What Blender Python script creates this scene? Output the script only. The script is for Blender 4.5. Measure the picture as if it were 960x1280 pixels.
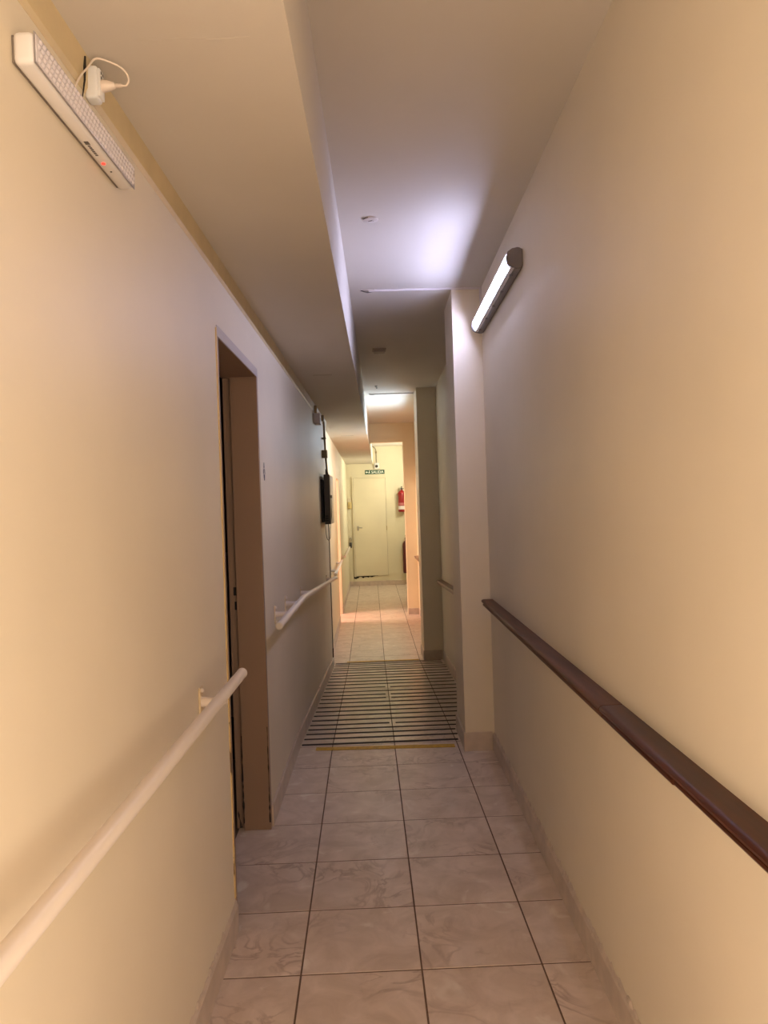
import bpy, bmesh, math, random
from mathutils import Vector, Matrix
random.seed(7)
for o in list(bpy.data.objects): bpy.data.objects.remove(o)
S = bpy.context.scene
COL = S.collection
# ------------------------------------------------------------------ camera
YAW, PITCH, ROLL, FPX, CAMH = 0.0238059, -0.0084581, -0.0327961, 952.91, 1.53865
def make_camera():
    F = Vector((math.sin(YAW)*math.cos(PITCH), math.cos(YAW)*math.cos(PITCH), math.sin(PITCH)))
    R0 = Vector((math.cos(YAW), -math.sin(YAW), 0)); U0 = R0.cross(F)
    R = math.cos(ROLL)*R0 + math.sin(ROLL)*U0
    U = -math.sin(ROLL)*R0 + math.cos(ROLL)*U0
    cd = bpy.data.cameras.new('camera'); co = bpy.data.objects.new('camera', cd); COL.objects.link(co)
    cd.sensor_fit = 'VERTICAL'; cd.sensor_height = 36; cd.sensor_width = 27
    cd.lens = FPX/1280*36; cd.clip_start = 0.02; cd.clip_end = 200
    m = Matrix((R, U, -F)).transposed().to_4x4(); m.translation = (0, 0, CAMH)
    co.matrix_world = m
    S.camera = co
make_camera()
# ------------------------------------------------------------------ light and exposure
S.view_settings.view_transform = 'Standard'; S.view_settings.look = 'None'
S.view_settings.gamma = 1; S.view_settings.use_curve_mapping = False
S.view_settings.exposure = 0.0
w = bpy.data.worlds.new('world'); S.world = w; w.use_nodes = True
w.node_tree.nodes['Background'].inputs[0].default_value = (1.0, .88, .72, 1)
w.node_tree.nodes['Background'].inputs[1].default_value = 0.6
def area(name, loc, d, sx, sy, power, col):
    l = bpy.data.lights.new(name, 'AREA'); l.shape = 'RECTANGLE'; l.size = sx; l.size_y = sy
    l.energy = power; l.color = col
    o = bpy.data.objects.new(name, l); COL.objects.link(o); o.location = loc
    o.rotation_euler = Vector(d).to_track_quat('-Z', 'Y').to_euler()
    return o
TUBE1, TUBE2, TUBE3, WARM = 145.0, 420.0, 620.0, 125.0           # strengths of the tubes and of the added warm lamp
# warm light entering by the two added windows behind the viewer
for sx in (-1, 1): area('window_daylight', (sx*1.30, -1.20, .98), (0, 1, 0), 1.25, 1.75, 142, (1, .875, .735))
# daylight through the window of the side room at the far end, falls out of its doorway
area('side_room_daylight', (-2.55, 11.75, 1.9), (1, .10, -.42), 1.1, 1.0, 130, (1, .78, .62))

# ------------------------------------------------------------------ materials
MATS = {}
def mat(name, col, rough=.5, noise=0, nscale=6, bump=0, bscale=40, metal=0, spec=.5, col2=None, emit=None, estr=0, coat=0):
    if name in MATS: return MATS[name]
    m = bpy.data.materials.new(name); m.use_nodes = True; nt = m.node_tree; N = nt.nodes; Lk = nt.links
    b = N['Principled BSDF']
    b.inputs['Roughness'].default_value = rough; b.inputs['Metallic'].default_value = metal
    b.inputs['Specular IOR Level'].default_value = spec
    b.inputs['Coat Weight'].default_value = coat
    c = (*col, 1); b.inputs['Base Color'].default_value = c
    tc = N.new('ShaderNodeNewGeometry')
    if noise:
        n = N.new('ShaderNodeTexNoise'); n.inputs['Scale'].default_value = nscale; n.inputs['Detail'].default_value = 6
        Lk.new(tc.outputs['Position'], n.inputs['Vector'])
        mx = N.new('ShaderNodeMix'); mx.data_type = 'RGBA'
        mr = N.new('ShaderNodeMapRange'); mr.inputs['From Min'].default_value = .35; mr.inputs['From Max'].default_value = .65
        mr.inputs['To Max'].default_value = 1
        Lk.new(n.outputs['Fac'], mr.inputs['Value']); Lk.new(mr.outputs['Result'], mx.inputs['Factor'])
        c2 = col2 if col2 else tuple(x*(1-noise) for x in col)
        mx.inputs['A'].default_value = c; mx.inputs['B'].default_value = (*c2, 1)
        Lk.new(mx.outputs['Result'], b.inputs['Base Color'])
    if bump:
        n2 = N.new('ShaderNodeTexNoise'); n2.inputs['Scale'].default_value = bscale; n2.inputs['Detail'].default_value = 4
        Lk.new(tc.outputs['Position'], n2.inputs['Vector'])
        bp = N.new('ShaderNodeBump'); bp.inputs['Strength'].default_value = bump; bp.inputs['Distance'].default_value = .01
        Lk.new(n2.outputs['Fac'], bp.inputs['Height']); Lk.new(bp.outputs['Normal'], b.inputs['Normal'])
    if emit:
        b.inputs['Emission Color'].default_value = (*emit, 1); b.inputs['Emission Strength'].default_value = estr
    MATS[name] = m
    return m
def math_node(nt, op, a, b=None, clamp=False):
    n = nt.nodes.new('ShaderNodeMath'); n.operation = op; n.use_clamp = clamp
    for i, v in enumerate((a, b)):
        if v is None: continue
        if isinstance(v, (int, float)): n.inputs[i].default_value = v
        else: nt.links.new(v, n.inputs[i])
    return n.outputs[0]
def ramp_node(nt, fac, lo, hi):
    mr = nt.nodes.new('ShaderNodeMapRange'); mr.inputs['From Min'].default_value = lo; mr.inputs['From Max'].default_value = hi
    nt.links.new(fac, mr.inputs['Value']); return mr.outputs['Result']
def mix_col(nt, fac, a, b):
    mx = nt.nodes.new('ShaderNodeMix'); mx.data_type = 'RGBA'
    nt.links.new(fac, mx.inputs['Factor'])
    for k, v in (('A', a), ('B', b)):
        if isinstance(v, tuple): mx.inputs[k].default_value = (*v, 1)
        else: nt.links.new(v, mx.inputs[k])
    return mx.outputs['Result']
def tile_material():
    m = bpy.data.materials.new('marbled_tile'); m.use_nodes = True; nt = m.node_tree; N = nt.nodes; Lk = nt.links
    b = N['Principled BSDF']
    tc = N.new('ShaderNodeTexCoord'); oi = N.new('ShaderNodeObjectInfo')
    add = N.new('ShaderNodeVectorMath'); add.operation = 'MULTIPLY_ADD'
    cx = N.new('ShaderNodeCombineXYZ')
    Lk.new(math_node(nt, 'MULTIPLY', oi.outputs['Random'], 37.0), cx.inputs[0]); Lk.new(math_node(nt, 'MULTIPLY', oi.outputs['Random'], 91.0), cx.inputs[1])
    add.inputs[1].default_value = (1, 1, 1); Lk.new(tc.outputs['Object'], add.inputs[0]); Lk.new(cx.outputs[0], add.inputs[2])
    n1 = N.new('ShaderNodeTexNoise'); n1.inputs['Scale'].default_value = 7; n1.inputs['Detail'].default_value = 8; n1.inputs['Roughness'].default_value = .6; n1.inputs['Distortion'].default_value = .8
    n2 = N.new('ShaderNodeTexNoise'); n2.inputs['Scale'].default_value = 5; n2.inputs['Detail'].default_value = 7; n2.inputs['Distortion'].default_value = 1.6
    n3 = N.new('ShaderNodeTexNoise'); n3.inputs['Scale'].default_value = 2.5; n3.inputs['Detail'].default_value = 3
    for n in (n1, n2, n3): Lk.new(add.outputs[0], n.inputs['Vector'])
    base = mix_col(nt, ramp_node(nt, n1.outputs['Fac'], .35, .7), (.58, .45, .365), (.76, .62, .53))
    vein = math_node(nt, 'ABSOLUTE', math_node(nt, 'SUBTRACT', n2.outputs['Fac'], .5))
    v = math_node(nt, 'SUBTRACT', 1.0, ramp_node(nt, vein, 0, .045), True)
    v = math_node(nt, 'MULTIPLY', v, ramp_node(nt, n3.outputs['Fac'], .46, .62))
    c = mix_col(nt, math_node(nt, 'MULTIPLY', v, .75), base, (.38, .26, .20))
    v2 = math_node(nt, 'MULTIPLY', ramp_node(nt, n2.outputs['Fac'], .60, .70), ramp_node(nt, n3.outputs['Fac'], .55, .4))
    c = mix_col(nt, math_node(nt, 'MULTIPLY', v2, .85), c, (.84, .75, .66))
    Lk.new(c, b.inputs['Base Color'])
    b.inputs['Roughness'].default_value = .28; b.inputs['Specular IOR Level'].default_value = .55
    MATS['tile'] = m; return m
def chipped(name, col, chip, zlim, thr=.6):
    """paint with dark chips low down on the edges"""
    m = bpy.data.materials.new(name); m.use_nodes = True; nt = m.node_tree; N = nt.nodes; Lk = nt.links
    b = N['Principled BSDF']; b.inputs['Roughness'].default_value = .45
    g = N.new('ShaderNodeNewGeometry'); n = N.new('ShaderNodeTexNoise'); n.inputs['Scale'].default_value = 22; n.inputs['Detail'].default_value = 6
    mp = N.new('ShaderNodeMapping'); mp.inputs['Scale'].default_value = (1, 1, .35)
    Lk.new(g.outputs['Position'], mp.inputs['Vector']); Lk.new(mp.outputs[0], n.inputs['Vector'])
    sp = N.new('ShaderNodeSeparateXYZ'); Lk.new(g.outputs['Position'], sp.inputs[0])
    low = math_node(nt, 'SUBTRACT', 1.0, ramp_node(nt, sp.outputs['Z'], zlim*.3, zlim), True)
    f = ramp_node(nt, math_node(nt, 'ADD', n.outputs['Fac'], math_node(nt, 'MULTIPLY', low, .12)), thr, thr+.02)
    Lk.new(mix_col(nt, f, col, chip), b.inputs['Base Color'])
    MATS[name] = m; return m

CREAM = mat('cream_wall_paint', (.76, .66, .51), .5, noise=.06, nscale=1.7, bump=.06, bscale=25)
CEIL = mat('ceiling_paint', (.65, .59, .515), .7, noise=.04, nscale=2, bump=.05, bscale=30)
PEACH = mat('peach_wall_paint', (.80, .67, .46), .5, noise=.05, nscale=2, bump=.05, bscale=25)
GREEN = mat('greenish_wall_paint', (.72, .65, .465), .5, noise=.05, nscale=2, bump=.05, bscale=25)
OCHRE = mat('old_ochre_paint', (.66, .52, .31), .55, noise=.12, nscale=9, bump=.15, bscale=30)
GROUT = mat('dark_grout', (.15, .09, .06), .9)
TILE = tile_material()
SKIRT = mat('skirting_tile', (.62, .50, .41), .4, noise=.18, nscale=12)
BROWN = chipped('brown_frame_paint', (.29, .18, .12), (.02, .014, .01), .30, .76)
CHIPEDGE = chipped('chipped_black_edge', (.29, .18, .12), (.012, .009, .007), .8, .47)
OCHREEDGE = chipped('chipped_ochre_edge', (.66, .46, .20), (.16, .09, .03), 1.2, .66)
WHITEP = mat('white_enamel', (.80, .70, .62), .35, bump=.05, bscale=30)
WHITE = mat('white_plastic', (.80, .78, .76), .35)
BEIGE = mat('beige_plastic', (.66, .56, .40), .4)
BLACK = mat('black_rubber', (.018, .013, .01), .75)
DARK = mat('dark_metal', (.05, .042, .032), .45)
YELLOW = mat('yellow_tape', (.72, .41, .03), .5, noise=.3, nscale=40)
RED = mat('red_enamel', (.27, .008, .010), .3)
MAROON = mat('dark_red_enamel', (.085, .008, .008), .45)
WOODN = mat('dark_varnished_wood', (.085, .025, .011), .35, noise=.5, nscale=14, spec=.28)
WOODF = mat('brown_varnished_wood', (.135, .054, .026), .48, noise=.4, nscale=14, spec=.28)
WOODR = mat('worn_brown_wood', (.30, .17, .10), .4, noise=.3, nscale=14)
STEEL = mat('brushed_steel', (.45, .42, .38), .35, metal=1)
GREENS = mat('sign_green', (.018, .075, .04), .45)
GREYH = mat('grey_housing', (.16, .14, .15), .45)
def wood_grain(m):
    nt = m.node_tree
    for n in nt.nodes:
        if n.type == 'TEX_NOISE':
            mp = nt.nodes.new('ShaderNodeMapping'); mp.inputs['Scale'].default_value = (3, .18, 3)
            src = n.inputs['Vector'].links[0].from_socket
            nt.links.new(src, mp.inputs['Vector']); nt.links.new(mp.outputs[0], n.inputs['Vector'])
for m in (WOODN, WOODF, WOODR): wood_grain(m)
def clear_cover():
    m = bpy.data.materials.new('clear_acrylic'); m.use_nodes = True; nt = m.node_tree; N = nt.nodes
    for n in list(N): N.remove(n)
    o = N.new('ShaderNodeOutputMaterial'); mx = N.new('ShaderNodeMixShader'); t = N.new('ShaderNodeBsdfTransparent'); p = N.new('ShaderNodeBsdfPrincipled')
    p.inputs['Base Color'].default_value = (.75, .76, .85, 1); p.inputs['Roughness'].default_value = .12
    t.inputs[0].default_value = (.93, .94, .96, 1); mx.inputs[0].default_value = .17
    nt.links.new(t.outputs[0], mx.inputs[1]); nt.links.new(p.outputs[0], mx.inputs[2]); nt.links.new(mx.outputs[0], o.inputs[0])
    MATS['clear'] = m; return m
CLEAR = clear_cover()

# ------------------------------------------------------------------ mesh helpers
SH = .02                                     # the walls run at a slight angle to the tile joints
ROT = -math.atan(SH)
def sh(x, y, z): return (x+SH*y, y, z)
def box(bm, x0, x1, y0, y1, z0, z1, f=None):
    vs = [bm.verts.new(f(x, y, z) if f else (x, y, z)) for x in (x0, x1) for y in (y0, y1) for z in (z0, z1)]
    for q in ((0,1,3,2),(4,6,7,5),(0,4,5,1),(2,3,7,6),(0,2,6,4),(1,5,7,3)): bm.faces.new([vs[i] for i in q])
def bbox(bm, x0, x1, y0, y1, z0, z1, bev=.003, seg=2):
    t = bmesh.new(); box(t, x0, x1, y0, y1, z0, z1)
    bmesh.ops.recalc_face_normals(t, faces=t.faces)
    bmesh.ops.bevel(t, geom=list(t.edges), offset=bev, segments=seg, profile=.5, affect='EDGES')
    me = bpy.data.meshes.new('tmp'); t.to_mesh(me); t.free(); bm.from_mesh(me); bpy.data.meshes.remove(me)
def tube(bm, pts, r, n=12, cap=True):
    pts = [Vector(p) for p in pts]; rings = []
    for i, p in enumerate(pts):
        a = (pts[i]-pts[i-1]).normalized() if i else (pts[1]-pts[0]).normalized()
        b = (pts[i+1]-pts[i]).normalized() if i < len(pts)-1 else a
        t = (a+b).normalized()
        up = Vector((0, 0, 1)) if abs(t.z) < .9 else Vector((1, 0, 0))
        if rings: up = prev
        u = (up-t*up.dot(t)).normalized(); v = t.cross(u); prev = u
        rr = r[i] if isinstance(r, (list, tuple)) else r
        k = 1/max(.5, t.dot(a))
        rings.append([bm.verts.new(p+rr*(math.cos(2*math.pi*j/n)*u+math.sin(2*math.pi*j/n)*v)*(1 if k < 1.01 else k)) for j in range(n)])
    for A, B in zip(rings, rings[1:]):
        for j in range(n): bm.faces.new((A[j], A[(j+1) % n], B[(j+1) % n], B[j]))
    if cap:
        bm.faces.new(rings[0][::-1]); bm.faces.new(rings[-1])
def lathe(bm, prof, axis='z', c=(0, 0, 0), n=20):
    """prof: (radius, height) pairs"""
    c = Vector(c); rings = []
    for r, h in prof:
        ring = []
        for j in range(n):
            a = 2*math.pi*j/n; p = (r*math.cos(a), r*math.sin(a), h)
            if axis == 'x': p = (h, p[0], p[1])
            elif axis == 'y': p = (p[0], h, p[1])
            ring.append(bm.verts.new(c+Vector(p)))
        rings.append(ring)
    for A, B in zip(rings, rings[1:]):
        for j in range(n): bm.faces.new((A[j], A[(j+1) % n], B[(j+1) % n], B[j]))
    bm.faces.new(rings[0][::-1]); bm.faces.new(rings[-1])
def prism_y(bm, poly, y0, y1, dz=0):
    """poly in (x, z), pulled along y; dz is the rise over the length"""
    A = [bm.verts.new((x, y0, z)) for x, z in poly]; B = [bm.verts.new((x, y1, z+dz)) for x, z in poly]
    k = len(poly)
    for i in range(k): bm.faces.new((A[i], A[(i+1) % k], B[(i+1) % k], B[i]))
    bm.faces.new(A[::-1]); bm.faces.new(B)
def obj(name, bm, m, parent=None, smooth=False, loc=None, rotz=0):
    bmesh.ops.recalc_face_normals(bm, faces=bm.faces)
    me = bpy.data.meshes.new(name); bm.to_mesh(me); bm.free(); me.materials.append(m)
    if smooth:
        me.polygons.foreach_set('use_smooth', [True]*len(me.polygons))
        me.set_sharp_from_angle(angle=math.radians(38))
    o = bpy.data.objects.new(name, me); COL.objects.link(o)
    if parent: o.parent = parent
    if loc: o.location = loc
    if rotz: o.rotation_euler.z = rotz
    return o
def tag(o, label, cat, group=None):
    o['label'] = label; o['category'] = cat
    if group: o['group'] = group
    return o
def thing(name, label, cat, loc, rotz=0, group=None):
    o = bpy.data.objects.new(name, None); COL.objects.link(o); o.location = loc; o.rotation_euler.z = rotz; o.empty_display_size = .05
    return tag(o, label, cat, group)
def struct(name, bm, m, label=None, smooth=False):
    o = obj(name, bm, m, None, smooth); o['kind'] = 'structure'
    if label: o['label'] = label
    return o
def B(): return bmesh.new()

# ------------------------------------------------------------------ the setting
ZC, ZL = 2.86, -.227                      # ceiling, lower floor
Y0, YR0, YR1, YP, YB = -.25, 4.91, 8.62, 12.25, 16.95
SLOPE = ZL/(YR1-YR0)
def zf(y): return 0 if y < YR0 else (ZL if y > YR1 else (y-YR0)*SLOPE)
XL, XR, XS = -.580, .660, -.150           # left wall, right wall, side of the dropped soffit (corridor frame)
D0, D1, DZ = 2.795, 3.70, 2.205           # doorway in the left wall
# floors: slab (grout) with single tiles
def tile_mesh(w, l):
    bm = B(); bbox(bm, 0, w, 0, l, -.009, 0, .0016, 1)
    bmesh.ops.recalc_face_normals(bm, faces=bm.faces)
    me = bpy.data.meshes.new('floor_tile'); bm.to_mesh(me); bm.free(); me.materials.append(TILE); return me
TM = {}
G = .005
def tile(parent, x, y, z, w, l, rx=0, rz=0):
    k = (round(w, 3), round(l, 3))
    if k not in TM: TM[k] = tile_mesh(w-G, l-G)
    o = bpy.data.objects.new('floor_tile', TM[k]); COL.objects.link(o); o.parent = parent
    o.location = (x+G/2, y+G/2, z+random.uniform(-.0003, .0003)); o.rotation_euler = (rx, 0, rz)
bm = B(); box(bm, -.60, .80, Y0, YR0, -.12, -.0012)
floor = struct('floor', bm, GROUT, 'beige marbled ceramic tile floor of the upper corridor')
for k in range(-7, 6):
    y = 2.508+.4*k
    indoor = 2.6 < y < 3.6
    tile(floor, -.264-(.4 if indoor else .31), y, 0, .4 if indoor else .31, .4)
    tile(floor, -.264, y, 0, .4, .4); tile(floor, .136, y, 0, .4, .4); tile(floor, .536, y, 0, .23, .4)
# ramp
bm = B()
def rampmap(x, y, z): return (x, y, z+zf(y))
box(bm, -.55, .86, YR0, YR1, -.12, -.0012, rampmap)
ramp = struct('floor_ramp', bm, GROUT, 'tiled ramp going down the corridor')
RA = math.atan(SLOPE); y = YR0
while y < YR1-.02:
    l = min(.4, (YR1-y)/math.cos(RA)); xo = .0055*(y-YR0); z = zf(y)
    for x, ww in ((-.264-.27, .27), (-.264, .4), (.136, .4), (.536, .30)): tile(ramp, x+xo, y, z, ww, l, RA, -.0055)
    y += .4*math.cos(RA)
bm = B(); box(bm, -.62, 1.7, YR1, YB+.1, ZL-.12, ZL-.0012)
low = struct('floor_lower', bm, GROUT, 'beige tile floor of the lower corridor and lobby')
for ci, (x, ww, off) in enumerate(((-.244-.28, .28, .286), (-.244, .4, .32), (.156, .4, .32), (.556, .31, .32))):
    y = YR1; l = off
    while y < YB-.01:
        l2 = min(l, YB-y); tile(low, x+.0065*(y-YR1), y, ZL, ww if not (ci == 3 and y > YP) else .4, l2, 0, -.0065)
        y += l2; l = .4
for k in range(12): tile(low, 1.015, YP+.12+.4*k-.1, ZL, .4, min(.4, YB-(YP+.02+.4*k)))
# left wall with the doorway, one run up to the step at the end of the ramp
YE = 8.37
bm = B()
WT = .13
box(bm, XL-WT, XL, Y0, D0, -.1, 2.48, sh); box(bm, XL-WT, XL, D0, D1, DZ, 2.48, sh)
box(bm, XL-WT, XL, D1, YE, -.35, 2.48, sh)
struct('wall_left', bm, CREAM, 'cream painted left wall with the open doorway')
# left wall beyond the ramp, set back a little, with the lit doorway
E0, E1, EZ = 11.68, 12.60, 1.985
def fl(x, y, z): return (-.462+.0058*(y-YE)+x, y, z)
bm = B(); box(bm, -.12, 0, YE-.02, E0, ZL-.1, 2.48, fl)
struct('wall_left_lower', bm, PEACH, 'peach painted left wall past the ramp')
bm = B(); box(bm, -.12, 0, E1, YB+.1, ZL-.1, 2.48, fl); box(bm, -.12, 0, E0, E1, EZ, 2.48, fl)
struct('wall_left_lobby', bm, GREEN, 'pale greenish left wall of the lobby')
# right wall, pier, recess, column, lower right wall
bm = B(); box(bm, XR, XR+.12, Y0, YR1+.3, -.4, ZC, sh)
struct('wall_right', bm, CREAM, 'cream painted right wall')
PX, PY0, PY1 = .478, 4.708, 5.22
bm = B(); box(bm, PX, XR+.01, PY0, PY1, -.2, ZC, sh); struct('wall_right_pier', bm, CREAM, 'cream pier projecting from the right wall by the ramp')
bm = B(); box(bm, .611, .86, YR1, 9.05, ZL-.1, ZC); struct('wall_right_column', bm, CREAM, 'square column at the foot of the ramp')
bm = B(); box(bm, .815, .95, 9.0, YP+.05, ZL-.1, ZC); struct('wall_right_lower', bm, PEACH, 'right wall past the column')
# portal
bm = B(); box(bm, -.02, 1.0, YP, YP+.17, 2.557, ZC); box(bm, .632, 1.0, YP, YP+.17, ZL-.1, 2.557)
struct('wall_portal', bm, PEACH, 'peach portal with lintel and post before the lobby')
bm = B(); box(bm, .0, .632, YP-.008, YP, 2.592, 2.606); o = struct('trim_1', bm, PEACH, 'thin ledge along the portal lintel')
# lobby
bm = B(); box(bm, -.60, 1.75, YB, YB+.15, ZL-.1, ZC); struct('wall_back', bm, GREEN, 'pale greenish end wall of the lobby')
bm = B(); box(bm, 1.35, 1.65, YP, YB, ZL-.1, ZC); box(bm, .95, 1.65, YP, YP+.17, ZL-.1, ZC); struct('wall_right_lobby', bm, GREEN, 'right wall of the lobby')
# ceiling and dropped soffit
bm = B(); box(bm, -.85, 1.75, Y0, YB+.1, ZC, ZC+.1)
struct('ceiling', bm, CEIL, 'plain painted corridor ceiling')
bm = B(); box(bm, -.85, XS, Y0, YB, 2.478, ZC, sh)
bmesh.ops.recalc_face_normals(bm, faces=bm.faces)
struct('ceiling_soffit', bm, CEIL, 'dropped soffit along the left wall')
# ochre-coloured cove strip between left wall and soffit
bm = B(); prism_y(bm, [(0, 2.404), (.001, 2.404), (.007, 2.415), (.010, 2.479), (0, 2.479)], Y0, YE)
for v in bm.verts: v.co = Vector(sh(v.co.x+XL, v.co.y, v.co.z))
struct('trim_2', bm, OCHRE, 'cove strip of old ochre paint under the soffit')
# added cross passage: two side windows and a middle wall shape the near light
bm = B()
YQ = -1.05
box(bm, -2.1, 2.1, YQ-.12, YQ, -.1, .08); box(bm, -2.1, 2.1, YQ-.12, YQ, 1.9, ZC)
for q in ((-2.1, -1.95), (-.66, .66), (1.95, 2.1)): box(bm, q[0], q[1], YQ-.12, YQ, .08, 1.9)
box(bm, -2.2, -2.1, YQ-.12, Y0, -.1, ZC); box(bm, 2.1, 2.2, YQ-.12, Y0, -.1, ZC)
box(bm, -2.1, XL+SH*Y0-WT, Y0-.05, Y0+.05, -.1, ZC); box(bm, XR+SH*Y0+.12, 2.1, Y0-.05, Y0+.05, -.1, ZC)
struct('wall_rear', bm, CREAM, 'walls of the cross passage behind the viewer')
for k, (a, b) in enumerate(((-1.95, -.66), (.66, 1.95))):
    bm = B()
    for q in ((a, a+.05, .08, 1.9), (b-.05, b, .08, 1.9), (a+.05, b-.05, .08, .13), (a+.05, b-.05, 1.85, 1.9)): box(bm, q[0], q[1], YQ-.09, YQ-.03, q[2], q[3])
    struct('window_%d' % (k+1), bm, WHITEP, ('left', 'right')[k]+' white framed window of the cross passage')
bm = B(); box(bm, -2.2, 2.2, YQ-.1, Y0, -.12, -.002); struct('floor_passage', bm, SKIRT, 'floor of the cross passage')
bm = B(); box(bm, -2.2, 2.2, YQ-.12, Y0, ZC, ZC+.1); struct('ceiling_passage', bm, CEIL, 'ceiling of the cross passage')
# rooms behind the doorways
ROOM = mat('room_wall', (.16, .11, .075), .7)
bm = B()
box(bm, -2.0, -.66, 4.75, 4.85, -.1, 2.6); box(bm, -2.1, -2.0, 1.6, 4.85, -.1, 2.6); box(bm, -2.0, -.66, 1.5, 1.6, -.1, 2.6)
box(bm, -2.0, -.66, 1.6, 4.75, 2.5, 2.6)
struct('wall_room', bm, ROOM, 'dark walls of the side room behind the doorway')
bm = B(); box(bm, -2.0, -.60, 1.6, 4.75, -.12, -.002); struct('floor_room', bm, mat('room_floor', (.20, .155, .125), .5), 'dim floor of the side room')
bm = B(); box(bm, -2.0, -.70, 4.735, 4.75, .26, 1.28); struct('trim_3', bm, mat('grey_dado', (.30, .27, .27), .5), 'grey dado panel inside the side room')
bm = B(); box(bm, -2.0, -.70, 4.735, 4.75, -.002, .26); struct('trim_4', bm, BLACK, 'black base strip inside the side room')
SALM = mat('salmon_paint', (.80, .40, .26), .5)  # pinkish light inside the side room put into the wall colour
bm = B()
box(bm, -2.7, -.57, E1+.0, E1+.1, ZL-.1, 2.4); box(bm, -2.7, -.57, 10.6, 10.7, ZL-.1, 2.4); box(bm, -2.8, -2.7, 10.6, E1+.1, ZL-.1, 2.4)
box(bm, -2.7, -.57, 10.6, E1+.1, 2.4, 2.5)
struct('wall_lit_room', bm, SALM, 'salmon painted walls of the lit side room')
bm = B(); box(bm, -2.7, -.50, 10.7, E1, ZL-.1, ZL-.003); struct('floor_lit_room', bm, SKIRT, 'floor of the lit side room')
# doorway frames
def frame(name, y0, y1, zb, zt, f, depth, m, label):
    r = bpy.data.objects.new(name, None); COL.objects.link(r); r['kind'] = 'structure'; r['label'] = label
    return r
dr = frame('door_1', D0, D1, 0, DZ, sh, WT, BROWN, 'brown metal door frame without a closed leaf, paint chipped at the foot')
bm = B(); box(bm, XL-.125, XL+.003, D1-.035, D1, 0, DZ-.012, sh); jf = obj('jamb', bm, BROWN, dr)
bm = B(); box(bm, XL-.165, XL-.125, D1-.005, D1+.02, 0, DZ-.012, sh); obj('rebate', bm, BROWN, dr)
bm = B(); box(bm, XL-.125, XL+.003, D0, D0+.02, 0, DZ-.012, sh); obj('jamb', bm, BROWN, dr)
bm = B(); box(bm, XL-.165, XL+.001, D0, D1, DZ-.03, DZ, sh); obj('head', bm, BROWN, dr)
bm = B(); box(bm, XL+.001, XL+.004, D0, D1, DZ-.028, DZ+.012, sh); obj('head_edge', bm, mat('lilac_grey_edge', (.50, .43, .39), .5), dr)
for x0, x1, z0, z1 in ((-.1455, -.130, 1.128, 1.168), (-.1415, -.1325, 1.058, 1.098)):
    bm = B(); box(bm, XL+x0, XL+x1, D1-.0055, D1-.0045, z0, z1, sh); obj('strike_hole', bm, BLACK, dr)
# chipped dark seams at the foot of the jamb (bare metal showing)
for x0, x1, h, sd in ((-.130, -.1200, .42, 3), (-.006, .0035, .46, 5)):
    bm = B(); rr = random.Random(sd); n = 26; L_, R_ = [], []
    for i in range(n+1):
        z = .035+h*i/n; wv = rr.uniform(.15, 1.0)*(1-.75*i/n)
        if rr.random() < .2: wv *= .2
        xm = (x0+x1)/2; hw = (x1-x0)/2*wv+.0006
        L_.append(bm.verts.new(sh(XL+xm-hw, D1-.0362, z))); R_.append(bm.verts.new(sh(XL+xm+hw, D1-.0362, z)))
    for i in range(n): bm.faces.new((L_[i], R_[i], R_[i+1], L_[i+1]))
    ge = bmesh.ops.extrude_face_region(bm, geom=list(bm.faces))
    for v in ge['geom']:
        if isinstance(v, bmesh.types.BMVert): v.co.y += .0008
    obj('paint_chip', bm, BLACK, dr)
# ochre worn corner bead on the near edge of the doorway
bm = B()
for i in range(40):
    z0 = .125+i*(DZ-.125)/40; z1 = .125+(i+1)*(DZ-.125)/40; e = random.uniform(-.0012, .0012)
    box(bm, XL-.006, XL+.0035, D0-.014+e, D0+.003+e*.5, z0, z1, sh)
struct('trim_5', bm, OCHREEDGE, 'worn ochre corner bead beside the doorway')
# skirting boards of single pieces
def skirting(name, x, y0, y1, side, fmap, h=.105, t=.011, label=None, step=.4, rough=False):
    """runs along y; side +1: the visible face looks to +x"""
    r = bpy.data.objects.new(name, None); COL.objects.link(r); r['kind'] = 'structure'
    if label: r['label'] = label
    y = y0
    while y < y1-.01:
        e = min(y+step, y1); bm = B(); a, b = y+.001, e-.001
        hh = h+random.uniform(-.002, .002)
        vs = []
        for yy in (a, b):
            z = zf(yy)
            for dx, dz in ((0, -.002), (t, -.002), (t, hh-.006), (t*.5, hh), (0, hh)): vs.append(bm.verts.new(fmap(x+side*dx, yy, z+dz)))
        for i in range(5): bm.faces.new((vs[i], vs[(i+1) % 5], vs[5+(i+1) % 5], vs[5+i]))
        bm.faces.new(vs[:5]); bm.faces.new(vs[5:])
        obj('skirting_tile', bm, SKIRT, r); y = e
    if rough:
        bm = B(); n = int((y1-y0)/.02); lo, hi, fr = [], [], []
        for i in range(n+1):
            yy = y0+(y1-y0)*i/n; z = zf(yy)+h; k = random.uniform(0, 1)**2
            lo.append(bm.verts.new(fmap(x+side*(t*.55), yy, z-.003))); hi.append(bm.verts.new(fmap(x+side*.0005, yy, z+.004+.014*k))); fr.append(bm.verts.new(fmap(x+side*(.004+.003*k), yy, z+.001+.006*k)))
        for i in range(n): bm.faces.new((lo[i], lo[i+1], fr[i+1], fr[i])); bm.faces.new((fr[i], fr[i+1], hi[i+1], hi[i]))
        obj('plaster_edge', bm, SKIRT, r)
    return r
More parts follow.
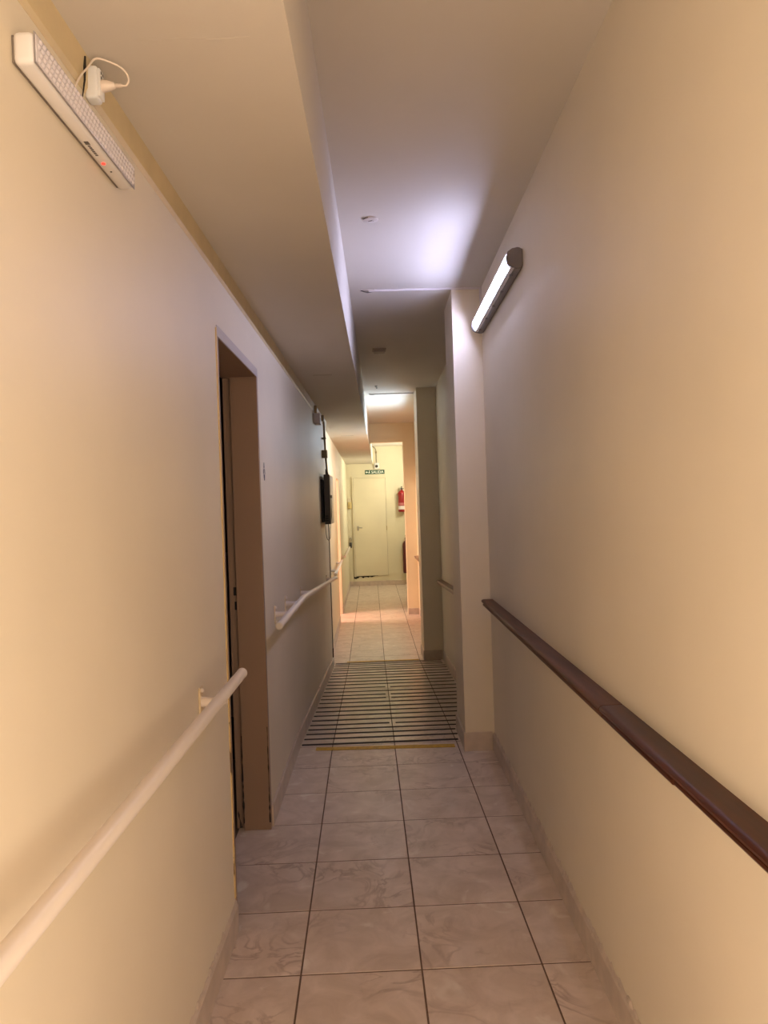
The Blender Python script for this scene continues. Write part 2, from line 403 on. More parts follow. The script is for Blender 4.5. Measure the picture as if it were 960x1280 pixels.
def skirt_x(name, x0, x1, y, h, z0, label):
    r = bpy.data.objects.new(name, None); COL.objects.link(r); r['kind'] = 'structure'; r['label'] = label
    x = x0
    while x < x1-.01:
        e = min(x+.4, x1); bm = B(); bbox(bm, x+.001, e-.001, y-.011, y+.001, z0-.002, z0+h, .002, 1); obj('skirting_tile', bm, SKIRT, r); x = e
ident = lambda x, y, z: (x, y, z)
skirting('baseboard_left', XL, .1, D0-.004, 1, sh, label='tile skirting on the left wall before the doorway', rough=True)
skirting('baseboard_left_ramp', XL, D1, YE, 1, sh, label='tile skirting on the left wall along the ramp')
skirting('baseboard_left_lower', 0, YE+.01, E0-.02, 1, fl, label='tile skirting on the left wall past the ramp')
skirting('baseboard_left_lobby', 0, E1+.05, YB-.02, 1, fl, label='tile skirting on the left wall of the lobby')
skirting('baseboard_right', XR, .1, PY0, -1, sh, label='tile skirting on the right wall', rough=True)
skirting('baseboard_right_recess', XR, PY1, YR1, -1, sh, label='tile skirting in the recess beside the ramp')
skirting('baseboard_right_pier', PX, PY0-.01, PY1, -1, sh, h=.115, label='tile skirting along the side of the pier')
skirting('baseboard_right_lower', .815, 9.06, YP-.012, -1, ident, label='tile skirting on the right wall past the column')
skirting('baseboard_right_column', .611, YR1, 9.05, -1, ident, label='tile skirting along the side of the column')
skirt_x('baseboard_pier_front', PX+SH*PY0-.011, XR+SH*PY0-.012, PY0, .115, 0, 'tile skirting on the front of the pier')
skirt_x('baseboard_column_front', .60, .815, YR1, .11, ZL, 'tile skirting on the front of the column')
skirt_x('baseboard_portal', .632, .80, YP, .10, ZL, 'tile skirting on the portal post')
skirt_x('baseboard_back', -.40, 1.34, YB, .10, ZL, 'tile skirting on the end wall')

# ------------------------------------------------------------------ ramp strips and tapes
def strip_obj(name, x0, x1, y, wd, m, label, cat, group=None, skew=0, pieces=None):
    bm = B()
    box(bm, x0, x1, -wd/2, wd/2, 0, .0022)
    for v in bm.verts: v.co.y += skew*(v.co.x-x0)
    o = obj(name, bm, m); o.location = (0, y, zf(y)+.0005); o.rotation_euler.x = RA if YR0 < y < YR1 else 0
    tag(o, label, cat, group); return o
ysl = [4.957, 5.106, 5.244, 5.378, 5.514, 5.664, 5.828, 5.982, 6.143, 6.314, 6.479, 6.637, 6.811, 6.995, 7.177, 7.351, 7.534, 7.704, 7.871, 8.045, 8.190, 8.339, 8.467, 8.573]
ORD = 'first second third fourth fifth sixth seventh eighth ninth tenth eleventh twelfth thirteenth fourteenth fifteenth sixteenth seventeenth eighteenth nineteenth twentieth twenty-first twenty-second twenty-third twenty-fourth'.split()
broken = {4: .14, 10: .14, 11: .14, 13: .145}
for i, y in enumerate(ysl):
    xl = XL+SH*y+.016
    xr = (.553 if i == 0 else PX+SH*y-.014) if y < PY1+.05 else XR+SH*y-.02
    if i > 20: xr -= .02
    row = ORD[i]+' row from the bright yellow tape'
    if i in broken:
        b = broken[i]
        strip_obj('anti_slip_strip', xl, b-.02, y, .029, BLACK, 'broken black anti-slip strip piece by the left wall, '+row, 'grip strip', 'black grip strips on the ramp')
        strip_obj('anti_slip_strip', b+.025, xr, y-.004, .029, BLACK, 'broken black anti-slip strip piece by the right wall, '+row, 'grip strip', 'black grip strips on the ramp')
    else:
        strip_obj('anti_slip_strip', xl, xr, y, .036 if i == 0 else .029, BLACK, ('thicker ' if i == 0 else '')+'unbroken black anti-slip strip across the ramp, '+row, 'grip strip', 'black grip strips on the ramp')
strip_obj('yellow_tape', -.367, .515, 4.857, .06, YELLOW, 'bright yellow floor tape at the top of the ramp', 'tape', skew=-.045)
strip_obj('yellow_tape', -.27, .55, 8.655, .045, YELLOW, 'faded yellow floor tape at the foot of the ramp', 'tape')

# ------------------------------------------------------------------ handrails
def rail(name, label, x, pts, brackets, wallx, r=.018, group=None, rot=True):
    """pts (y, z) along the rail at distance x from the wall; brackets (y, z)"""
    y0 = pts[0][0]; t = thing(name, label, 'handrail', (wallx(y0), y0, 0), ROT if rot else 0, group)
    P = [(x, y-y0, z) for y, z in pts]
    bm = B(); tube(bm, P, r, 20); obj('tube', bm, WHITEP, t, True)
    for p, q in ((P[0], P[1]), (P[-1], P[-2])):
        d = (Vector(p)-Vector(q)).normalized(); bm = B()
        tube(bm, [Vector(p)-d*.004, Vector(p)+d*.004, Vector(p)+d*.009], [r*1.03, r*1.03, r*.7], 20); obj('end_cap', bm, WHITEP, t, True)
    for by, bz in brackets:
        zr = bz
        bm = B(); bbox(bm, 0, .005, by-y0-.020, by-y0+.020, zr-.055, zr+.040, .0015, 1); pl = obj('wall_plate', bm, mat('rail_plate', (.72, .58, .38), .4), t)
        for dz in (.030, -.045):
            bm = B(); lathe(bm, [(.007, .003), (.007, .008), (.004, .011)], 'x', (0.002, by-y0, zr+dz), 10); obj('screw', bm, WHITEP, pl, True)
        bm = B(); tube(bm, [(.002, by-y0, zr-.006), (x*.6, by-y0, zr-.006), (x, by-y0, zr)], [.016, .013, .012], 14); obj('arm', bm, WHITEP, t, True)
lx = lambda y: XL+SH*y
rail('handrail', 'white tubular handrail on the left wall ending at the open doorway', .083, [(-.2, .978), (2.63, .978)], [(2.372, .955), (.55, .978)], lx)
rail('handrail', 'white tubular handrail bent down along the left side of the ramp', .083, [(3.60, .988), (4.72, .988), (8.0, .800)], [(4.04, .988), (4.48, .988), (5.32, .955), (7.75, .815)], lx)
flx = lambda y: -.462+.0058*(y-YE)
rail('handrail', 'short white handrail on the peach wall just past the ramp', .085, [(8.78, .765), (11.30, .745)], [(9.45, .757), (10.9, .747)], flx, rot=False)
rail('handrail', 'short white handrail on the greenish lobby wall past the lit doorway', .065, [(12.72, .705), (16.4, .665)], [(13.0, .70), (16.0, .67)], flx, rot=False)
# wooden rails on the right wall
CAP = [(0, 0), (-.056, 0), (-.064, -.003), (-.068, -.009), (-.067, -.015), (-.061, -.020), (-.053, -.022), (0, -.022)]
LOWR = [(0, -.022), (-.052, -.022), (-.054, -.026), (-.059, -.029), (-.060, -.034), (-.057, -.039), (-.050, -.042), (0, -.042)]
def wood_rail(label, x, y0, y1, z0, z1, m, low=None, low_m=None):
    t = thing('wooden_handrail', label, 'handrail', (x+SH*y0, y0, z0), ROT)
    bm = B(); prism_y(bm, CAP, 0, y1-y0, z1-z0); obj('cap', bm, m, t, True)
    for a, b, dx in low or ((y0, y1, 0),):
        k = (z1-z0)/(y1-y0); bm = B(); prism_y(bm, [(px+(dx if px < -.01 else 0), pz) for px, pz in LOWR], a-y0, b-y0, (b-a)*k)
        for v in bm.verts: v.co.z += (a-y0)*k
        obj('lower_moulding', bm, low_m or m, t, True)
    return t
wood_rail('dark reddish varnished wooden rail, the longer glossy length on the right wall', XR, -.20, 2.115, .968, .959, WOODN, ((-.20, 1.60, .003), (1.61, 2.115, 0)))
wood_rail('lighter brown varnished wooden rail running up to the pier on the right wall', XR, 2.12, 4.62, .959, .949, WOODF)
wood_rail('pale edged wooden rail in the recess between pier and column', XR, 5.26, 8.50, .852, .690, WOODR)
t = wood_rail('short worn wooden rail on the right wall past the column', .815-SH*9.3, 9.3, 12.15, .745, .722, WOODR)
t.rotation_euler.z = 0

# ------------------------------------------------------------------ emergency light on the left wall
t = thing('emergency_light', 'white emergency light bar with a studded lens and red pilot high on the left wall', 'light', (lx(1.262), 1.262, 2.279), ROT)
LEN, HH, DP = .505, .054, .043
bm = B(); bbox(bm, .003, DP-.004, 0, LEN, 0, HH, .010, 3); obj('housing', bm, mat('lamp_white', (.78, .74, .72), .4), t, True)
bm = B(); bbox(bm, 0, .004, .006, LEN-.006, .004, HH-.004, .001, 1); obj('back_plate', bm, mat('plate_grey', (.20, .16, .13), .5), t)  # dark slab stands in for the thin shadow behind the housing
LENS = mat('lens_plastic', (.62, .57, .60), .25)
bm = B(); bbox(bm, DP-.007, DP-.001, .004, LEN-.004, .004, HH-.004, .002, 2); ln = obj('lens', bm, LENS, t, True)
bm = B(); box(bm, DP-.0045, DP-.003, .0015, LEN-.0015, .0015, HH-.0015); obj('bezel', bm, mat('grey_bezel', (.30, .27, .27), .4), t)
bm = B()
for i in range(34):
    for j in range(4):
        y = .013+(i+.5*(j % 2))*(LEN-.026)/33.5; z = .0105+j*(HH-.021)/3
        c = Vector((DP-.0012, y, z)); r = .0056; h = .0036
        top = bm.verts.new(c+Vector((h, 0, 0)))
        r1 = [bm.verts.new(c+Vector((0, r*math.cos(a), r*math.sin(a)))) for a in [k*math.pi/4 for k in range(8)]]
        r2 = [bm.verts.new(c+Vector((h*.75, r*.6*math.cos(a), r*.6*math.sin(a)))) for a in [k*math.pi/4 for k in range(8)]]
        for k in range(8):
            bm.faces.new((r1[k], r1[(k+1) % 8], r2[(k+1) % 8], r2[k])); bm.faces.new((r2[k], r2[(k+1) % 8], top))
o = obj('lens_studs', bm, LENS, ln, True); o['kind'] = 'stuff'
REDL = mat('red_pilot', (.9, .05, .03), .4, emit=(1, .03, .02), estr=2.5)
bm = B(); lathe(bm, [(.004, -.0015), (.004, .001), (.002, .002)], 'z', (.019, .365, -.0005), 12); obj('pilot_lamp', bm, REDL, t, True)
bm = B(); lathe(bm, [(.002, -.0012), (.002, .001)], 'z', (.021, .405, 0), 10); obj('test_button', bm, BLACK, t, True)
# small print on the underside: a dark emblem with a row of unreadable letters
PRINT = mat('grey_print', (.10, .085, .08), .5)
bm = B(); box(bm, .0145, .0235, .268, .281, -.0006, .0004)
for k in range(6): box(bm, .016, .0215, .285+k*.008, .290+k*.008, -.0006, .0004)
obj('maker_mark', bm, PRINT, t)
# socket and plug
t = thing('wall_socket', 'white surface socket beside the emergency light under the soffit', 'socket', (lx(1.585), 1.585, 2.395), ROT)
bm = B(); bbox(bm, 0, .026, 0, .034, 0, .068, .006, 3); obj('body', bm, WHITE, t, True)
bm = B(); bbox(bm, .025, .031, .003, .031, .005, .063, .002, 2); obj('face', bm, WHITE, t, True)
bm = B()
for dz in (.046, .056):
    box(bm, .0305, .0315, .010, .014, dz-.003, dz+.003); box(bm, .0305, .0315, .020, .024, dz-.003, dz+.003)
obj('slots', bm, BLACK, t)
t = thing('power_plug', 'white plug with ribbed neck and thin cord in the socket', 'plug', (lx(1.585), 1.585, 2.395), ROT)
bm = B(); tube(bm, [(.031, .017, .032), (.034, .017, .032), (.047, .019, .033), (.056, .020, .034)], [.012, .0125, .0095, .006], 14); obj('plug_body', bm, mat('plug_white', (.78, .66, .56), .4), t, True)
bm = B()
for k in range(4): tube(bm, [(.057+k*.0035, .0205, .034), (.059+k*.0035, .0205, .034)], .0045, 12)
tube(bm, [(.055, .020, .034), (.072, .021, .034)], .003, 10); obj('strain_relief', bm, MATS['plug_white'], t, True)
def spline(pts, n=8):
    pts = [Vector(p) for p in pts]; out = []
    for i in range(len(pts)-1):
        a = pts[max(i-1, 0)]; b = pts[i]; c = pts[i+1]; d = pts[min(i+2, len(pts)-1)]
        for k in range(n):
            u = k/n; out.append(.5*((2*b)+(c-a)*u+(2*a-5*b+4*c-d)*u*u+(3*b-a-3*c+d)*u**3))
    return out+[pts[-1]]
bm = B(); tube(bm, spline([(.070, .021, .034), (.080, .022, .035), (.085, .020, .048), (.075, .012, .064), (.050, -.002, .072), (.030, -.015, .070), (.020, -.030, .045), (.015, -.060, .010), (.012, -.085, -.030), (.012, -.092, -.065), (.014, -.09, -.078)]), .0019, 8)
obj('cord', bm, MATS['plug_white'], t, True)
# open crack in the plaster left of the socket
bm = B(); tube(bm, [sh(XL+.0105, 1.566, 2.468), sh(XL+.0105, 1.562, 2.445), sh(XL+.009, 1.564, 2.420), sh(XL+.002, 1.567, 2.385)], [.002, .0032, .0022, .001], 6)
o = obj('plaster_crack', bm, BLACK); o['kind'] = 'structure'; o['label'] = 'dark open crack in the plaster beside the socket'; o.name = 'trim_6'

# ------------------------------------------------------------------ fluorescent wall lamps
TUBEM = mat('tube_cool', (.9, .95, 1), .4, emit=(.62, .65, 1.0), estr=TUBE1)
def wall_lamp(label, x, y, z, length, out, estr_m, rotz, lit_grp=None):
    """housing on the wall; out = -1: looks to -x"""
    t = thing('fluorescent_lamp', label, 'lamp', (x, y, z), rotz, lit_grp)
    Lh = length
    bm = B()
    prof = [(0, -.040), (.010, -.047), (.028, -.047), (.034, -.042), (.034, .042), (.028, .047), (.010, .047), (0, .040)]
    prism_y(bm, [(out*a, b) for a, b in prof], 0, Lh); obj('housing', bm, GREYH, t, True)
    for y0, y1 in ((-.012, .004), (Lh-.004, Lh+.012)):
        bm = B()
        endp = [(0, -.036), (.020, -.045), (.045, -.040), (.066, -.026), (.072, 0), (.066, .026), (.045, .040), (.020, .045), (0, .036)]
        prism_y(bm, [(out*a, b) for a, b in endp], y0, y1); obj('end_cap', bm, GREYH, t, True)
    bm = B()
    A = []
    cp = [(.034, -.044), (.050, -.040), (.066, -.028), (.074, -.010), (.074, .010), (.066, .028), (.050, .040), (.034, .044)]
    for yy in (.002, Lh-.002): A.append([bm.verts.new((out*a, yy, b)) for a, b in cp])
    for i in range(len(cp)-1): bm.faces.new((A[0][i], A[0][i+1], A[1][i+1], A[1][i]))
    obj('cover', bm, CLEAR, t, True)
    bm = B(); prism_y(bm, [(out*.034, -.036), (out*.039, -.034), (out*.039, .034), (out*.034, .036)], .01, Lh-.01); obj('reflector', bm, WHITE, t)
    bm = B(); prism_y(bm, [(out*.034, .039), (out*.050, .037), (out*.066, .0265), (out*.0715, .014), (out*.0705, .0135), (out*.0655, .0255), (out*.049, .0355), (out*.034, .0375)], .01, Lh-.01); prism_y(bm, [(out*.034, -.0405), (out*.053, -.0365), (out*.053, -.0355), (out*.034, -.0395)], .01, Lh-.01); obj('reflector_wing', bm, WHITE, t)
    for dz in (-.020,):
        bm = B(); tube(bm, [(out*.048, .03, dz), (out*.048, Lh-.03, dz)], .012, 14); obj('tube', bm, estr_m, t, True)
        for a, b in ((.012, .031), (Lh-.031, Lh-.012)):
            bm = B(); tube(bm, [(out*.048, a, dz), (out*.048, b, dz)], .0135, 14); obj('tube_holder', bm, WHITE, t, True)
    for k in range(5):
        yy = .10+k*(Lh-.2)/4; bm = B(); bbox(bm, min(out*.026, out*.040), max(out*.026, out*.040), yy-.012, yy+.012, -.052, -.043, .001, 1); obj('clip', bm, GREYH, t)
    return t
rx = lambda y: XR+SH*y
wall_lamp('lit fluorescent batten lamp with clear cover high on the right wall before the pier', rx(3.36)-.001, 3.36, 2.612, 1.27, -1, TUBEM, ROT)
TUBEM2 = mat('tube_cool_lower', (.9, .95, 1), .4, emit=(.62, .82, 1.0), estr=TUBE2)
wall_lamp('fluorescent batten lamp on the right wall behind the column', (.814), 9.10, 2.40, .95, -1, TUBEM2, 0)
TUBEM3 = mat('tube_lobby', (.9, 1, .85), .4, emit=(1, .95, .73), estr=TUBE3)
wall_lamp('fluorescent batten lamp on the right wall of the lobby', 1.349, 14.9, 2.30, 1.27, -1, TUBEM3, 0)
# added unseen lamp behind the column, warms the portal and ceiling
t = thing('bulkhead_lamp', 'round warm bulkhead lamp on the right wall behind the column', 'lamp', (.814, 10.4, 1.7))
bm = B(); lathe(bm, [(.10, 0), (.10, -.02), (.085, -.024)], 'x', (0, 0, 0), 24); obj('base', bm, WHITE, t, True)
bm = B(); lathe(bm, [(.085, -.024), (.075, -.045), (.045, -.058), (.01, -.062)], 'x', (0, 0, 0), 24)
obj('globe', bm, mat('globe_warm', (1, .9, .7), .4, emit=(1, .68, .38), estr=WARM), t, True)

# ------------------------------------------------------------------ ceiling fittings
t = thing('blanking_disc', 'round white blanking cap on the ceiling before the first conduit', 'disc', (.066, 3.525, ZC))
bm = B(); lathe(bm, [(.036, 0), (.036, -.004), (.030, -.007), (.004, -.008)], 'z', (0, 0, 0), 24); obj('plate', bm, mat('cap_white', (.62, .56, .52), .5), t, True)
bm = B(); tube(bm, [(-.034, -.012, -.004), (-.028, -.024, -.0055), (-.012, -.034, -.004)], .0022, 6); obj('chipped_edge', bm, DARK, t)
bm = B(); tube(bm, [(-.010, .004, -.008), (.006, -.008, -.0095), (.014, .006, -.008)], .0016, 6); obj('wire_stub', bm, mat('dull_grey', (.32, .28, .26), .6), t)
def conduit(label, y, x0, x1, drop, wx):
    t = thing('cable_conduit', label, 'conduit', (x0, y, ZC))
    bm = B(); bbox(bm, .02, x1-x0, -.008, .008, -.011, 0, .001, 1); obj('duct', bm, mat('duct_white', (.66, .60, .60), .5), t)
    if drop:
        bm = B(); bbox(bm, x1-x0-.012, x1-x0-.001, -.008, .008, -drop, -.006, .001, 1); obj('down_duct', bm, MATS['duct_white'], t)
    bm = B(); bbox(bm, -.03, .055, -.020, .020, -.006, 0, .001, 1); obj('blank_plate', bm, mat('plate_beige', (.50, .44, .40), .6), t)
    bm = B(); tube(bm, spline([(-.025, -.012, -.006), (.005, .002, -.013), (.02, .008, -.012), (.05, .014, -.006)], 4), .0028, 6); obj('loose_wire', bm, BLACK, t)
conduit('white cable conduit across the ceiling to the lit lamp by the pier', 4.675, .04, rx(4.675)-.001, .16, 0)
conduit('white cable conduit across the ceiling past the column', 9.0, .11, .80, 0, 0)
t = thing('ceiling_sensor', 'small square beige box on the dark stretch of ceiling', 'sensor', (.158, 6.46, ZC))
bm = B(); bbox(bm, -.058, .058, -.058, .058, -.010, 0, .003, 1); obj('base_plate', bm, mat('sensor_beige', (.36, .29, .22), .6), t)
bm = B(); bbox(bm, -.046, .046, -.046, .046, -.030, -.009, .006, 2); obj('cover', bm, MATS['sensor_beige'], t, True)
t = thing('ceiling_hook', 'tiny dark hook on the bright ceiling past the ramp', 'hook', (.158, 8.42, ZC))
bm = B(); lathe(bm, [(.016, 0), (.016, -.004), (.008, -.006)], 'z', (0, 0, 0), 14); obj('rose', bm, DARK, t, True)
bm = B(); tube(bm, spline([(0, 0, -.004), (0, 0, -.018), (.008, 0, -.026), (.014, 0, -.018)], 4), .003, 8); obj('hook_wire', bm, DARK, t, True)
# hairline joints on the soffit
for i, (x0, x1, y, lab) in enumerate(((-.343, -.208, 5.42, 'dull plaster patch on the soffit underside'), (-.30, -.13, 10.1, 'thin dark crack on the soffit underside'), (-.43, -.20, 1.53, 'faint plaster ridge on the soffit underside'))):
    bm = B(); n = 8
    for k in range(n):
        a, b = x0+(x1-x0)*k/n, x0+(x1-x0)*(k+1)/n; e = random.uniform(-.004, .004)
        wd = (.018, .007, .0012)[i]
        box(bm, a, b, y+e-wd, y+e+wd, 2.4772 if i < 2 else 2.4776, 2.4785)
    o = obj('trim_%d' % (7+i), bm, (mat('plaster_patch', (.52, .46, .38), .7), DARK, CEIL)[i]); o['kind'] = 'structure'; o['label'] = lab

# ------------------------------------------------------------------ things on the left wall by the ramp
# restroom pictogram beside the doorway
t = thing('door_pictogram', 'small dark pictogram stuck on the left wall just past the doorway', 'sign', (lx(3.835), 3.835, 1.684), ROT)
INK = mat('dark_ink', (.06, .05, .045), .5)
bm = B(); prism = [(-.006, .062), (.006, .062), (.003, .090), (-.003, .090)]
def flat(bm, poly, d=.0018):
    A = [bm.verts.new((.0002, y, z)) for y, z in poly]; C = [bm.verts.new((d, y, z)) for y, z in poly]; k = len(poly)
    for i in range(k): bm.faces.new((A[i], A[(i+1) % k], C[(i+1) % k], C[i]))
    bm.faces.new(A[::-1]); bm.faces.new(C)
flat(bm, [(-.009, .063), (.011, .063), (.006, .076), (.001, .090), (-.004, .076)]); obj('head', bm, INK, t)
bm = B()
for s in (-1, 1): flat(bm, [(s*.010, .060), (s*.024, .050), (s*.026, .036), (s*.018, .030), (s*.013, .040), (s*.012, .050)])
obj('arms', bm, mat('grey_ink', (.16, .14, .135), .5), t)
bm = B(); flat(bm, [(-.018, .029), (.018, .029), (.013, .010), (.006, 0), (-.006, 0), (-.012, .010)]); obj('base', bm, INK, t)
# small box by the soffit
t = thing('junction_box', 'small grey-white box high on the left wall under the soffit', 'box', (lx(6.87), 6.87, 2.297), ROT)
bm = B(); bbox(bm, 0, .058, 0, .16, 0, .092, .004, 2); obj('case', bm, mat('box_greywhite', (.52, .46, .42), .5), t, True)
bm = B(); bbox(bm, .008, .03, .02, .06, .091, .165, .003, 1); obj('bracket', bm, mat('bracket_ochre', (.33, .23, .11), .6), t)
bm = B(); box(bm, .0578, .0585, .01, .15, .044, .047); obj('lid_seam', bm, DARK, t)
# control panel
t = thing('control_panel', 'dark wall-mounted control panel with a looped cable on the left wall of the ramp', 'panel', (lx(7.45), 7.45, 1.374), ROT)
PANEL = mat('panel_dark', (.060, .046, .030), .5); PANELF = mat('panel_front', (.50, .43, .33), .45)
bm = B(); bbox(bm, 0, .018, -.05, .46, .02, .44, .002, 1); obj('back_plate', bm, BLACK, t)  # black slab on the wall behind the case
bm = B(); bbox(bm, .030, .084, 0, .47, 0, .487, .003, 1); obj('case', bm, PANEL, t, True)
bm = B(); bbox(bm, .083, .090, .004, .466, .004, .483, .003, 1); dd = obj('door', bm, PANELF, t, True)
bm = B(); bbox(bm, .089, .104, .02, .07, .255, .285, .003, 1); obj('latch', bm, PANEL, dd)
for z in (.06, .40):
    bm = B(); box(bm, .018, .030, .1, .4, z, z+.03); obj('spacer', bm, BLACK, t)
bm = B(); A = [bm.verts.new(p) for p in ((.045, .05, .487), (.045, .05, .545), (.074, .05, .50), (.074, .05, .487))]; C = [bm.verts.new(v.co+Vector((0, .01, 0))) for v in A]
for i in range(4): bm.faces.new((A[i], A[(i+1) % 4], C[(i+1) % 4], C[i]))
bm.faces.new(A[::-1]); bm.faces.new(C); obj('top_bracket', bm, PANEL, t)
bm = B()
for k in range(3): box(bm, .034, .066, -.002, .002, .03+.022*k, .042+.022*k)
obj('vent_slot', bm, BLACK, t)
bm = B(); tube(bm, spline([(.096, .04, .26), (.094, .03, .10), (.080, .02, -.04), (.075, .02, -.13), (.055, .02, -.155), (.040, .02, -.12), (.034, .02, -.03), (.034, .02, .01)]), .003, 8); obj('cable', bm, mat('cable_grey', (.11, .095, .08), .5), t, True)
# conduit with box going up from the panel and down along the wall end
t = thing('wall_conduit', 'thin vertical conduit with a small junction box above the control panel', 'conduit', (lx(7.86), 7.86, 1.86), ROT)
CD = mat('conduit_olive', (.24, .18, .10), .5)
bm = B(); tube(bm, [(.04, 0, .0), (.03, -.06, .25), (.03, -.14, .52), (.03, -.22, .575)], .010, 10); obj('pipe', bm, CD, t, True)
bm = B(); bbox(bm, 0, .055, -.14, -.07, .18, .26, .003, 1); obj('box', bm, mat('box_olive', (.30, .23, .12), .5), t, True)
bm = B(); bbox(bm, 0, .045, -.11, -.09, .37, .39, .002, 1); obj('clip', bm, CD, t)
bm = B(); bbox(bm, 0, .04, -.26, -.20, .54, .60, .003, 1); obj('top_box', bm, CD, t)
t = thing('cable_cover', 'thin dark cable cover down the end edge of the left wall', 'cable', (lx(YE-.03), YE-.03, zf(YE)+.11), ROT)
bm = B(); bbox(bm, .0, .010, -.012, .012, 0.10, 1.60, .001, 1); obj('strip', bm, mat('cover_grey', (.30, .25, .19), .5), t)
bm = B(); bbox(bm, .0, .011, -.012, .012, 0, .10, .001, 1); obj('rusted_end', bm, mat('rust', (.05, .022, .012), .8), t)

# ------------------------------------------------------------------ lobby end wall
YW = YB-.001
# door
t = thing('exit_door', 'flush cream door in the end wall of the lobby', 'door', (-.29, YW, -.03))
DOORM = mat('door_cream', (.73, .655, .47), .45, noise=.05, nscale=2)
bm = B(); bbox(bm, .03, .745, -.022, 0, .02, 2.19, .003, 1); lf = obj('leaf', bm, DOORM, t)
bm = B()
box(bm, 0, .028, -.030, 0, 0, 2.22); box(bm, .747, .775, -.030, 0, .03, 2.22); box(bm, .028, .747, -.030, 0, 2.195, 2.22)
obj('frame', bm, GREEN, t)
bm = B(); box(bm, .028, .0315, -.023, -.002, .02, 2.195); box(bm, .7435, .747, -.023, -.002, .03, 2.195); obj('shadow_gap', bm, mat('gap_brown', (.22, .15, .08), .8), t)
bm = B(); tube(bm, [(.105, -.022, 1.095), (.105, -.060, 1.095), (.115, -.064, 1.095), (.20, -.064, 1.090)], .010, 10); obj('handle', bm, STEEL, lf, True)
bm = B(); bbox(bm, .085, .125, -.028, -.021, 1.03, 1.13, .003, 1); obj('escutcheon', bm, STEEL, lf)
bm = B(); bbox(bm, .735, .752, -.034, -.018, 1.02, 1.12, .003, 1); obj('hinge', bm, mat('hinge_ochre', (.40, .30, .14), .5), lf)
# broken plaster below the door: ragged dark gap
bm = B(); rr = random.Random(11); n = 26; up, dn = [], []
for i in range(n+1):
    u = i/n; x = -.02+.62*u
    a = .008+.045*u*.5; th = .055*(1-u)**.6*rr.uniform(.4, 1.1)+.004
    if .18 < u < .30: th *= .35
    up.append(bm.verts.new((x, -.004, a))); dn.append(bm.verts.new((x, -.004, a-th)))
for i in range(n): bm.faces.new((up[i], up[i+1], dn[i+1], dn[i]))
ge = bmesh.ops.extrude_face_region(bm, geom=list(bm.faces))
for v in ge['geom']:
    if isinstance(v, bmesh.types.BMVert): v.co.y += .004
obj('broken_sill', bm, mat('sill_dark', (.03, .022, .014), .9), t)
# exit sign
t = thing('exit_sign', 'green exit sign with white arrow and lettering above the door', 'sign', (.225, YW, 2.243))
bm = B(); bbox(bm, -.218, .218, -.008, 0, 0, .094, .002, 1); pn = obj('board', bm, GREENS, t)
SIGNW = mat('sign_white', (.82, .84, .76), .5)
def text(s, size, loc, parent, m, name):
    cu = bpy.data.curves.new(name, 'FONT'); cu.body = s; cu.size = size; cu.align_x = 'LEFT'; cu.extrude = .0006; cu.offset = .0012
    o = bpy.data.objects.new(name, cu); COL.objects.link(o)
    bpy.context.view_layer.update()
    me = bpy.data.meshes.new_from_object(o.evaluated_get(bpy.context.evaluated_depsgraph_get()))
    bpy.data.objects.remove(o); me.materials.clear(); me.materials.append(m)
    o = bpy.data.objects.new(name, me); COL.objects.link(o); o.parent = parent; o.location = loc; o.rotation_euler = (math.pi/2, 0, 0)
    return o
tx = text('SALIDA', .076, (-.075, -.0092, .021), t, SIGNW, 'lettering')
w_ = max(v.co.x for v in tx.data.vertices)-min(v.co.x for v in tx.data.vertices); tx.scale.x = .27/w_
bm = B()
def flaty(bm, poly, y0=-.0095, y1=-.0078):
    A = [bm.verts.new((x, y0, z)) for x, z in poly]; C = [bm.verts.new((x, y1, z)) for x, z in poly]; k = len(poly)
    for i in range(k): bm.faces.new((A[i], A[(i+1) % k], C[(i+1) % k], C[i]))
    bm.faces.new(A); bm.faces.new(C[::-1])
flaty(bm, [(-.205, .047), (-.175, .073), (-.175, .055), (-.145, .055), (-.145, .039), (-.175, .039), (-.175, .021)]); obj('arrow', bm, SIGNW, t)
bm = B(); flaty(bm, [(-.138, .020), (-.128, .020), (-.118, .040), (-.108, .020), (-.100, .020), (-.110, .050), (-.108, .068), (-.122, .068), (-.130, .050)])
lathe(bm, [(.008, -.0095), (.008, -.0078)], 'y', (-.113, 0, .077), 10); obj('running_figure', bm, SIGNW, t)
# sensor above sign with its cable
t = thing('motion_sensor', 'small white sensor with a black round eye above the exit sign', 'sensor', (.27, YW, 2.36))
bm = B(); bbox(bm, -.055, .055, -.05, 0, 0, .13, .02, 3); obj('case', bm, WHITE, t, True)
bm = B(); lathe(bm, [(.032, -.048), (.032, -.054), (.018, -.060)], 'y', (0, 0, .055), 16); obj('eye', bm, BLACK, t, True)
t = thing('sensor_cable', 'thin dark cable hanging from the lobby ceiling to the sensor', 'cable', (.27, YW, 2.49))
bm = B(); tube(bm, spline([(-.001, -.012, .0), (0, -.012, .21), (-.004, -.012, .29), (-.04, -.012, .345), (-.10, -.012, .365)]), .006, 8); obj('wire', bm, mat('cable_brown', (.20, .15, .09), .6), t, True)
bm = B(); bbox(bm, -.016, .016, -.022, 0, .215, .255, .003, 1); obj('wire_clip', bm, MATS['bracket_ochre'], t)
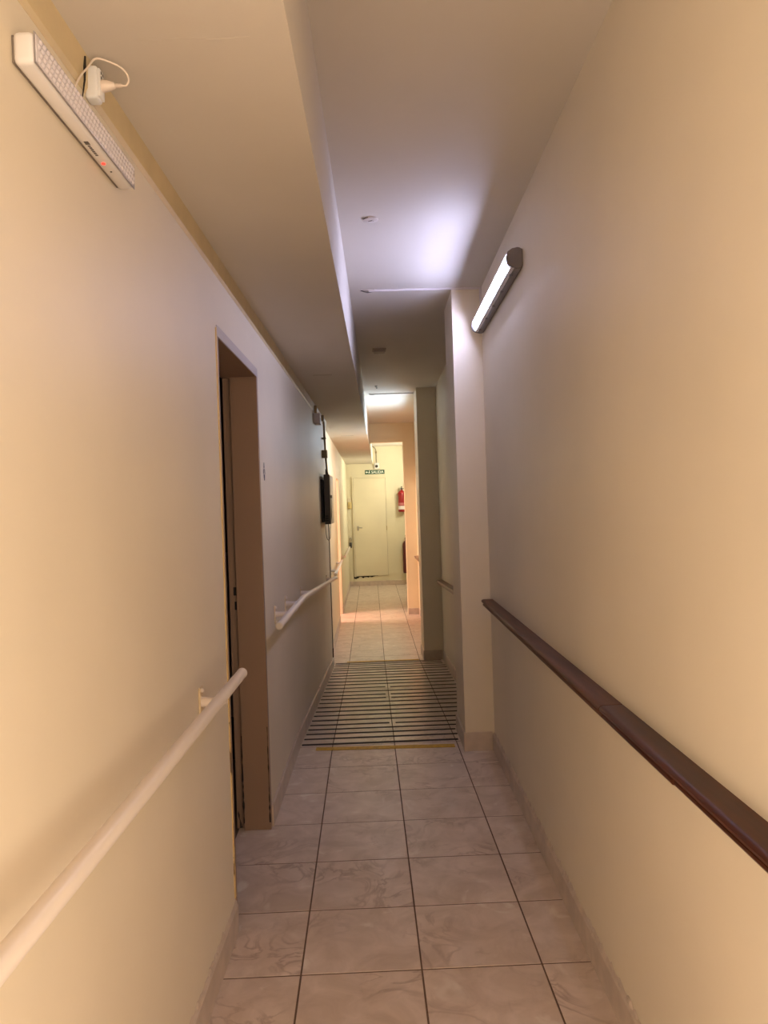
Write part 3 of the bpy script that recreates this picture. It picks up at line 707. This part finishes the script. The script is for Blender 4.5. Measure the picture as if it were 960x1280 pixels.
# switch box left of the door
t = thing('switch_box', 'yellowed round-bottomed switch box left of the lobby door', 'switch', (-.352, YW, 1.49))
bm = B(); bbox(bm, -.046, .040, -.012, 0, .10, .235, .004, 1); obj('plate', bm, BEIGE, t)
bm = B(); bbox(bm, -.046, .046, -.045, 0, 0, .15, .02, 3); obj('case', bm, mat('box_yellowed', (.60, .46, .20), .45), t, True)
bm = B(); lathe(bm, [(.024, -.044), (.022, -.052), (.012, -.055)], 'y', (0, 0, .07), 16); obj('knob', bm, MATS['box_yellowed'], t, True)
# wall phone / keyed box
t = thing('wall_latch', 'dark key lock hanging on the wall left of the lobby door', 'lock', (-.362, YW, .622))
bm = B(); bbox(bm, -.026, .030, -.03, 0, 0, .12, .008, 2); obj('body', bm, DARK, t, True)
bm = B(); tube(bm, spline([(-.02, -.018, .115), (-.02, -.018, .19), (.005, -.018, .228), (.026, -.018, .19), (.02, -.018, .15)]), .009, 8); obj('shackle', bm, STEEL, t, True)
# fire extinguishers, partly behind the portal post
def extinguisher(label, x, z, h, r, m, lbl=True):
    t = thing('fire_extinguisher', label, 'extinguisher', (x, YW-r-.012, z))
    bm = B(); lathe(bm, [(r*.85, 0), (r, .012), (r, h*.70), (r*.93, h*.77), (r*.6, h*.83), (r*.28, h*.86), (r*.26, h*.89)], 'z', (0, 0, 0), 24); obj('cylinder', bm, m, t, True)
    bm = B(); lathe(bm, [(r*.3, h*.885), (r*.3, h*.93), (r*.2, h*.94)], 'z', (0, 0, 0), 14); v = obj('valve', bm, DARK, t, True)
    bm = B(); bbox(bm, -.012, .012, -.10, .02, h*.93, h*.955, .003, 1); bbox(bm, -.012, .012, -.11, .02, h*.965, h, .003, 1); obj('lever', bm, BLACK, v)
    bm = B(); tube(bm, spline([(.02, -.02, h*.91), (r*1.1, -.03, h*.90), (r*1.25, -.03, h*.7), (r*1.15, -.03, h*.45)]), .009, 8); obj('hose', bm, mat('hose_dark', (.06, .012, .012), .5), v, True)
    if lbl:
        bm = B(); lathe(bm, [(r*1.012, h*.10), (r*1.012, h*.24)], 'z', (0, 0, 0), 24); obj('label_band', bm, mat('label_white', (.72, .66, .64), .5), t, True)
        bm = B(); lathe(bm, [(r*1.012, h*.27), (r*1.012, h*.36)], 'z', (0, 0, 0), 24); obj('upper_band', bm, mat('label_pink', (.50, .16, .15), .5), t, True)
    bm = B(); bbox(bm, -.02, .02, r, r+.011, h*.3, h*.75, .002, 1); obj('wall_bracket', bm, DARK, t)
extinguisher('red fire extinguisher with white label hung on the lobby wall beside the portal post', .803, 1.385, .56, .082, RED)
extinguisher('tall dark red extinguisher low on the lobby wall behind the portal post', .862, .03, .84, .075, MAROON, False)
